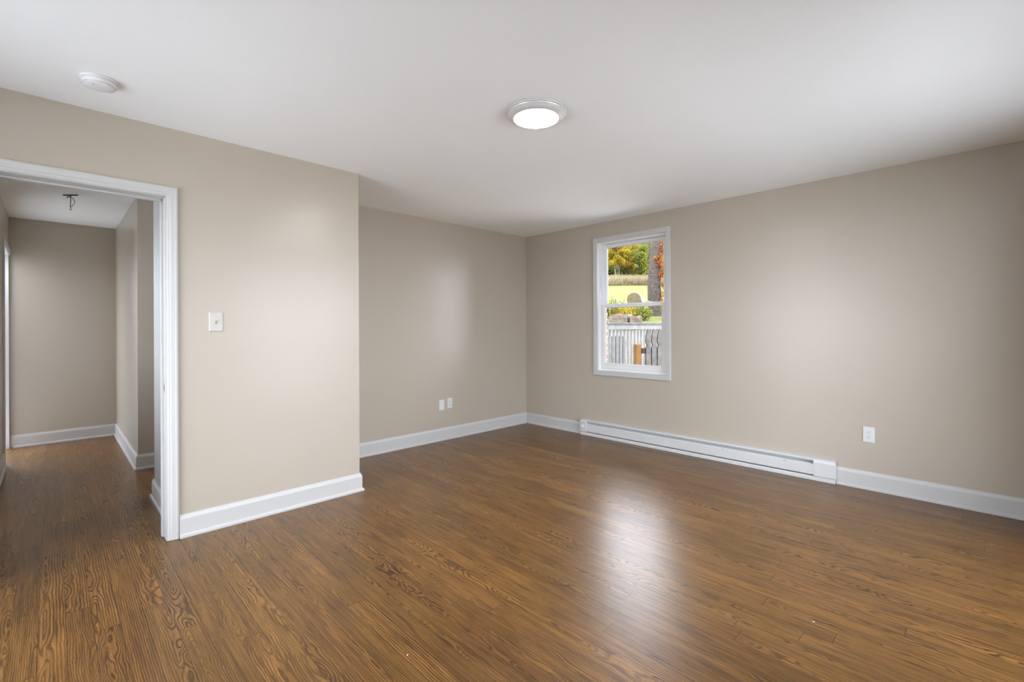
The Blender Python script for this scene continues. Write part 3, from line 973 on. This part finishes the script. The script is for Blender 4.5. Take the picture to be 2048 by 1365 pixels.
def tree(name, label, u, wd, height, crown_r, leafmat, barkmat, trunk_r, seed, crown_from=0.3, leaves=6500, size=0.18, group='trees along the far edge of the lawn'):
    rnd = random.Random(seed)
    p = at(u, wd)
    g = ground_w(wd)
    root = thing(name, label, 'tree', (p.x, p.y, g), group)
    trunk = MB()
    top = Vector((p.x + rnd.uniform(-.3, .3), p.y + rnd.uniform(-.3, .3), g + height * 0.75))
    base = Vector((p.x, p.y, g - 0.2))
    trunk.tube([base.lerp(top, k / 6) + Vector((rnd.uniform(-.06, .06), rnd.uniform(-.06, .06), 0)) for k in range(7)], lambda s: trunk_r * (1 - 0.7 * s), 8)
    for k in range(5):
        s = rnd.uniform(0.35, 0.9)
        st_ = base.lerp(top, s)
        an = rnd.uniform(0, 6.28)
        en = st_ + Vector((math.cos(an) * crown_r * 0.7, math.sin(an) * crown_r * 0.7, crown_r * 0.6))
        trunk.tube([st_, st_.lerp(en, 0.5) + Vector((0, 0, 0.1)), en], lambda q: trunk_r * 0.4 * (1 - 0.7 * q), 5)
    trunk.build('trunk', barkmat, root, smooth=True)
    crown = MB()
    z0 = g + height * crown_from
    nb = 11
    for k in range(nb):
        an = rnd.uniform(0, 6.28)
        rr = crown_r * math.sqrt(rnd.random()) * 0.75
        zz = z0 + (g + height - z0) * (k + 0.5) / nb
        sz = crown_r * rnd.uniform(0.42, 0.62)
        leaf_cloud(crown, (p.x + rr * math.cos(an), p.y + rr * math.sin(an), zz), (sz, sz, sz * 0.75), leaves // nb, size, rnd, 0.35)
    crown.build('crown', leafmat, root, fix=False)
    return root


KIND = {'leaf_yellow': 'yellow', 'leaf_green': 'yellow green', 'leaf_olive': 'hazy olive'}
for (u, wd, hgt, cr, lm, bm2, tr_, seed, lab, cf) in (
        (1196, 66, 9.0, 2.6, 'leaf_green', 'bark', 0.22, 11, 'yellow green tree farthest left in the window tree line', 0.08),
        (1240, 73, 10.0, 2.7, 'leaf_olive', 'bark', 0.25, 12, 'hazy olive tree behind the pale slender trunks', 0.06),
        (1288, 80, 11.0, 3.0, 'leaf_olive', 'bark', 0.25, 13, 'tall hazy olive tree up the slope behind the tree line', 0.05),
        (1302, 70, 9.5, 2.3, 'leaf_green', 'bark', 0.25, 14, 'yellow green tree left of the big trunk', 0.06),
        (1260, 89, 11.0, 3.2, 'leaf_olive', 'bark', 0.22, 15, 'farthest hazy olive tree high on the slope', 0.05),
        (1345, 66, 10.0, 2.8, 'leaf_yellow', 'bark', 0.22, 16, 'yellow tree right of the big trunk', 0.06),
        (1208, 83, 11.0, 2.8, 'leaf_olive', 'bark', 0.22, 22, 'hazy olive tree high on the slope at left', 0.05),
        (1231, 58.5, 5.4, 1.15, 'leaf_yellow', 'palebark', 0.085, 17, 'small yellow tree with pale slender trunk at left', 0.40),
        (1240, 61.2, 4.6, 1.0, 'leaf_yellow', 'palebark', 0.080, 18, 'short yellow tree with pale trunk beside its taller twin', 0.42),
        (1259, 62.8, 4.9, 1.3, 'leaf_yellow', 'bark', 0.10, 19, 'bright yellow bushy tree at the middle of the lawn edge', 0.25),
        (1279, 60.3, 4.4, 1.2, 'leaf_green', 'bark', 0.10, 20, 'small yellow green tree at the lawn edge near the big trunk', 0.25),
        (1214, 63.5, 4.8, 1.3, 'leaf_green', 'bark', 0.10, 21, 'low green tree at the left end of the lawn edge', 0.22)):
    tree('autumn_tree', lab, u, wd, hgt, cr, M[lm], M[bm2], tr_, seed, cf)
# dark undergrowth at the foot of the wood: nobody could count it
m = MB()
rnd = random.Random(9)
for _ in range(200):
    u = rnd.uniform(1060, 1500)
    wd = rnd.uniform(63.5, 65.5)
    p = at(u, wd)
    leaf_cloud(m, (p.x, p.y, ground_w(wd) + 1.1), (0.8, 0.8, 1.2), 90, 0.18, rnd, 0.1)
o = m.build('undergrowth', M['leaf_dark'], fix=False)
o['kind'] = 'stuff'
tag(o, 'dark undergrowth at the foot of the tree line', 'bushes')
# far woodland that clothes the slope behind: nobody could count it
m = MB()
rnd = random.Random(21)
for _ in range(240):
    u = rnd.uniform(900, 1640)
    wd = rnd.uniform(70, 118)
    p = at(u, wd)
    r_ = rnd.uniform(1.6, 2.8)
    leaf_cloud(m, (p.x, p.y, ground_w(wd) + rnd.uniform(0.5, 5.0)), (r_, r_, r_), 170, 0.42, rnd, 0.5)
o = m.build('woodland', M['leaf_olive'], fix=False)
o['kind'] = 'stuff'
tag(o, 'hazy olive woodland covering the far slope', 'woods')
# dry tall grass along the lawn edge: nobody could count it
m = MB()
rnd = random.Random(5)
for _ in range(26000):
    wd = rnd.uniform(52, 60)
    u = rnd.uniform(1080, 1480)
    p = at(u, wd)
    g = ground_w(wd)
    h_ = rnd.uniform(0.25, 1.0) ** 1.2
    a = rnd.uniform(0, 6.28)
    d = Vector((math.cos(a), math.sin(a), 0)) * rnd.uniform(0.012, 0.035)
    top = Vector((p.x + rnd.uniform(-.6, .6), p.y + rnd.uniform(-.6, .6), g + h_))
    b0 = Vector((p.x, p.y, g - 0.05))
    m.quad(b0 - d, b0 + d, top + d * 0.7, top - d * 0.7)
o = m.build('tall_grass', M['drygrass'], fix=False)
o['kind'] = 'stuff'
tag(o, 'strip of dry tall grass along the lawn edge', 'grass')

# big leaning tree near the yard with creeper
TW = 16.0
tp0 = at(1311, TW)
tg = ground_w(TW)
bt = thing('leaning_tree', 'big grey brown tree trunk leaning right outside the window', 'tree', (tp0.x, tp0.y, tg))
k = MB()
pth = []
for (u, v, r) in ((1309, 640, 0.30), (1310.5, 628, 0.255), (1310, 605, 0.235), (1308.5, 575, 0.22), (1310, 545, 0.215), (1313, 515, 0.20), (1316, 490, 0.185), (1319, 460, 0.17), (1322, 425, 0.15), (1325, 380, 0.12)):
    pth.append((at(u, TW, v), r))
k.tube([p for p, r in pth], lambda s: pth[min(len(pth) - 1, int(round(s * (len(pth) - 1))))][1], 14)
k.tube([at(1309, TW, 545), at(1302, TW + 0.3, 520), at(1296, TW + 0.8, 470)], lambda s: 0.06 * (1 - 0.6 * s), 8)
k.tube([at(1318, TW, 470), at(1335, TW - 0.4, 430), at(1350, TW - 0.8, 390)], lambda s: 0.09 * (1 - 0.6 * s), 8)
k.build('trunk', M['bark'], bt, smooth=True)
rnd = random.Random(31)
cr = MB()
for (u, v, ra, n) in ((1330, 425, 0.55, 260), (1348, 440, 0.5, 220), (1322, 395, 0.55, 260)):
    c0 = at(u, TW + 0.4, v)
    leaf_cloud(cr, c0, (ra, ra, ra * 0.7), n, 0.12, rnd, 0.2)
cr.build('crown', M['leaf_yellow'], bt, fix=False)
cv = MB()
for (u, v, ra, n) in ((1327, 492, 0.18, 70), (1330, 505, 0.16, 60), (1319, 514, 0.13, 55), (1325, 526, 0.16, 70), (1330, 540, 0.16, 60), (1317, 530, 0.10, 40), (1327, 553, 0.15, 60),
                      (1322, 551, 0.10, 40), (1331, 575, 0.13, 50), (1326, 570, 0.08, 28), (1329, 590, 0.14, 50), (1322, 603, 0.10, 30), (1312, 518, 0.08, 24)):
    leaf_cloud(cv, at(u, TW - 0.25, v), (ra, ra, ra), int(n * 1.8), 0.06, rnd, 0.1)
tag(cv.build('creeper', M['leaf_red'], fix=False), 'orange red creeper leaves clinging to the big tree trunk', 'creeper')
bs = MB()
for (u, v, ra, n) in ((1300, 505, 0.28, 80), (1303, 525, 0.25, 70), (1299, 545, 0.25, 70), (1290, 528, 0.22, 50), (1330, 585, 0.3, 120), (1331, 610, 0.35, 150), (1296, 515, 0.2, 60)):
    leaf_cloud(bs, at(u, TW + 0.8, v), (ra, ra, ra), int(n * 1.8), 0.06, rnd, 0.1)
st_ = MB().tube([Vector((at(1299, TW + 0.8).x, at(1299, TW + 0.8).y, ground_w(TW + .8))), at(1299, TW + 0.8, 580), at(1297, TW + 0.8, 515)], 0.018, 6)
sp_ = thing('sapling', 'thin yellow green sapling growing against the big trunk', 'sapling', (at(1299, TW + .8).x, at(1299, TW + .8).y, ground_w(TW + .8)))
st_.build('stem', M['bark'], sp_)
bs.build('foliage', M['leaf_green'], sp_, fix=False)

# shrubs above the stones
for q, (u, wd, rx, hh, lm, n, lab) in enumerate((
        (1221, 14.0, 0.27, 0.62, 'leaf_shrub', 420, 'leafy shrub at the far left behind the stones'),
        (1237, 14.8, 0.27, 0.54, 'leaf_shrub', 420, 'orange tinged shrub above the larger stone'),
        (1254, 14.0, 0.27, 0.46, 'leaf_yellow', 420, 'yellow shrub in front of the hay bale'),
        (1272, 14.8, 0.27, 0.50, 'leaf_shrub', 420, 'mixed shrub above the smaller stone'),
        (1288, 14.0, 0.27, 0.42, 'leaf_green', 420, 'green shrub just left of the big trunk base'),
        (1336, 14.6, 0.27, 0.58, 'leaf_shrub', 420, 'mixed shrub right of the big trunk base'))):
    p = at(u, wd)
    g = ground_w(wd)
    root = thing('shrub', lab, 'shrub', (p.x, p.y, g), 'shrubs along the bank')
    rnd = random.Random(50 + q)
    s_ = MB()
    for k in range(5):
        an = rnd.uniform(0, 6.28)
        s_.tube([(p.x, p.y, g - 0.05), (p.x + math.cos(an) * rx * 0.4, p.y + math.sin(an) * rx * 0.4, g + hh * 0.5), (p.x + math.cos(an) * rx * 0.7, p.y + math.sin(an) * rx * 0.7, g + hh * 1.15)], 0.008, 5)
    s_.build('stems', M['bark'], root)
    lf = MB()
    leaf_cloud(lf, (p.x, p.y, g + hh * 0.52), (rx, rx, hh * 0.52), n * 2, 0.055, rnd, 0.2)
    lf.build('foliage', M[lm], root, fix=False)

# hay bale out on the lawn
hb = at(1271, 30)
gz = ground_w(30)
ha = thing('hay_bale', 'round hay bale in white wrap lying on the lawn', 'hay bale', (hb.x, hb.y, gz))
axd = (Vector((RV.x, RV.y, 0)) * -0.40 - Vector((FV.x, FV.y, 0)) * 0.92).normalized()
b_ = MB()
side = axd.cross(Vector((0, 0, 1)))
rad, ln = 0.45, 1.15
for (nm, r0, e0, e1, mt) in (('wrap', rad, -ln / 2, ln / 2, 'wrap'), ('hay_face', rad * 0.97, ln / 2 - 0.02, ln / 2 + 0.015, 'hay')):
    q = MB()
    poly = [(r0 * math.cos(2 * math.pi * k / 32), r0 * math.sin(2 * math.pi * k / 32)) for k in range(32)]
    cz = Vector((hb.x, hb.y, gz + rad - 0.08))
    q.prism(poly, lambda a, b, t: cz + side * a + Vector((0, 0, b)) + axd * t, e0, e1)
    q.build(nm, M[mt], ha)


# limestone blocks on the bank
def stone(name, label, u0, u1, v0, v1, wd, depth, mat, seed, group):
    rnd = random.Random(seed)
    a, b = at(u0, wd, v1), at(u1, wd, v1)
    zt = CAMZ + (656 - v0) / FPX * wd
    z0 = a.z - 0.25
    bm = bmesh.new()
    bmesh.ops.create_cube(bm, size=1.0)
    bmesh.ops.subdivide_edges(bm, edges=bm.edges, cuts=5, use_grid_fill=True)
    L_ = (b - a).length
    mid = (a + b) / 2
    for v in bm.verts:
        c = v.co.copy()
        nz = mnoise.noise(c * 3.1 + Vector((seed * 3.3, 0, 0)))
        c *= 1 + 0.16 * nz
        if c.z > 0.2:
            c.z += 0.12 * mnoise.noise(Vector((c.x * 4, seed, 0)))
        v.co = Vector((mid.x, mid.y, 0)) + Vector((RV.x, RV.y, 0)) * (c.x * L_) + Vector((FV.x, FV.y, 0)) * (c.y * depth) + Vector((0, 0, (z0 + zt) / 2 + c.z * (zt - z0)))
    bmesh.ops.recalc_face_normals(bm, faces=bm.faces)
    me = bpy.data.meshes.new(name)
    bm.to_mesh(me)
    bm.free()
    me.materials.append(mat)
    o = bpy.data.objects.new(name, me)
    COL.objects.link(o)
    return tag(o, label, 'stone', group)


stone('limestone_block', 'larger tan limestone block at left on the bank', 1222, 1252, 631, 647, 12.75, 0.35, M['stone'], 1, 'stones on the bank')
stone('limestone_block', 'smaller tan limestone block at right on the bank', 1257, 1281, 634.5, 647, 12.75, 0.35, M['stone'], 2, 'stones on the bank')
stone('limestone_block', 'small white stone between the two tan blocks', 1256.5, 1263, 630.5, 640, 13.3, 0.10, M['palestone'], 3, 'stones on the bank')

# deck railing
RYL = 0.52
rl = thing('deck_railing', 'weathered white railing with square balusters outside the window', 'railing', (0.8, RYL, -0.25))
RX0, RX1 = 0.75, 6.4
MB().box((RX0, RYL - 0.07, 1.302), (RX1, RYL + 0.07, 1.340)).build('rail_cap', M['capwood'], rl, bevel=0.004)
MB().box((RX0, RYL - 0.045, 1.208), (RX1, RYL - 0.008, 1.302)).build('top_rail', M['whitewood'], rl, bevel=0.003)
MB().box((RX0, RYL - 0.045, 0.10), (RX1, RYL - 0.008, 0.19)).build('bottom_rail', M['whitewood'], rl, bevel=0.003)
x = 2.62
xs_ = []
while x < RX1 - 0.1:
    xs_.append(x)
    x += 0.122
x = 2.62 - 0.122
while x > RX0 + 0.1:
    xs_.append(x)
    x -= 0.122
for x in sorted(xs_):
    MB().box((x - 0.019, RYL - 0.008, 0.08), (x + 0.019, RYL + 0.030, 1.30)).build('baluster', M['whitewood'], rl)
for x in (RX0 + 0.045, RX1 - 0.045):
    MB().box((x - 0.045, RYL - 0.008, -0.25), (x + 0.045, RYL + 0.082, 1.302)).build('post', M['greywood'], rl)

# new pine post and shaped picket gate in front of the railing
PW_ = 8.0
pp_ = at(1274.5, PW_)
pt_z = CAMZ - (690 - 656) / FPX * PW_
o = MB()
rot = [(Vector((math.cos(a), math.sin(a))) * 0.068) for a in [math.radians(20 + 90 * k) for k in range(4)]]
o.prism([(pp_.x + v.x, pp_.y + v.y) for v in rot], fl, -0.25, pt_z)
tag(o.build('fence_post', M['newwood'], bevel=0.003), 'fresh yellow pine post in front of the railing', 'post')
gt = thing('picket_gate', 'weathered picket gate with shaped tops beside the pine post', 'gate', (pp_.x, pp_.y, -0.25))
g0 = at(1283, PW_ - 0.05)
gd = Vector((RV.x * 0.90 + FV.x * 0.43, RV.y * 0.90 + FV.y * 0.43, 0)).normalized()
gn = Vector((-gd.y, gd.x, 0))
if gn.dot(Vector((FV.x, FV.y, 0))) < 0:
    gn = -gn
gb = Vector((g0.x, g0.y, 0))
half = [(0.052, 0.0), (0.052, 0.865), (0.040, 0.885), (0.026, 0.905), (0.030, 0.925), (0.046, 0.955), (0.052, 1.000), (0.046, 1.060), (0.034, 1.120), (0.018, 1.180)]
shape = half + [(-a_, b_) for a_, b_ in half[::-1]]
for k in range(6):
    c = gb + gd * (0.130 + 0.128 * k)
    pk = MB().prism(shape, lambda a, b, t: c + gd * a + gn * t + Vector((0, 0, b + 0.03)), -0.026, 0.0)
    pk.mi = [0, 0] + [1] * (len(pk.mi) - 2)
    pk.build('picket', [M['greywood'], M['brownwood']], gt)
for z in (0.80, 0.15):
    MB().prism([(0.02, z), (0.85, z), (0.85, z + 0.09), (0.02, z + 0.09)], lambda a, b, t: gb + gd * a + gn * t + Vector((0, 0, b)), 0.0, 0.05).build('gate_rail', M['brownwood'], gt)

# dark bin standing behind the left balusters
bp = at(1232, 10.3)
bn = thing('storage_bin', 'dark bulky bin half hidden behind the left balusters', 'bin', (bp.x, bp.y, -0.25))
q = MB()
R3, F3 = Vector((RV.x, RV.y, 0)), Vector((FV.x, FV.y, 0))
q.prism([(-0.11, -0.25), (0.13, -0.25), (0.15, 1.05), (-0.13, 1.05)], lambda a, b, t: Vector((bp.x, bp.y, 0)) + R3 * a + F3 * t + Vector((0, 0, b)), -0.25, 0.25)
q.build('body', M['bin'], bn, bevel=0.02)
q = MB().prism([(-0.14, 1.05), (0.16, 1.05), (0.14, 1.10), (-0.12, 1.12)], lambda a, b, t: Vector((bp.x, bp.y, 0)) + R3 * a + F3 * t + Vector((0, 0, b)), -0.27, 0.27)
q.build('lid', M['binlid'], bn, bevel=0.02)
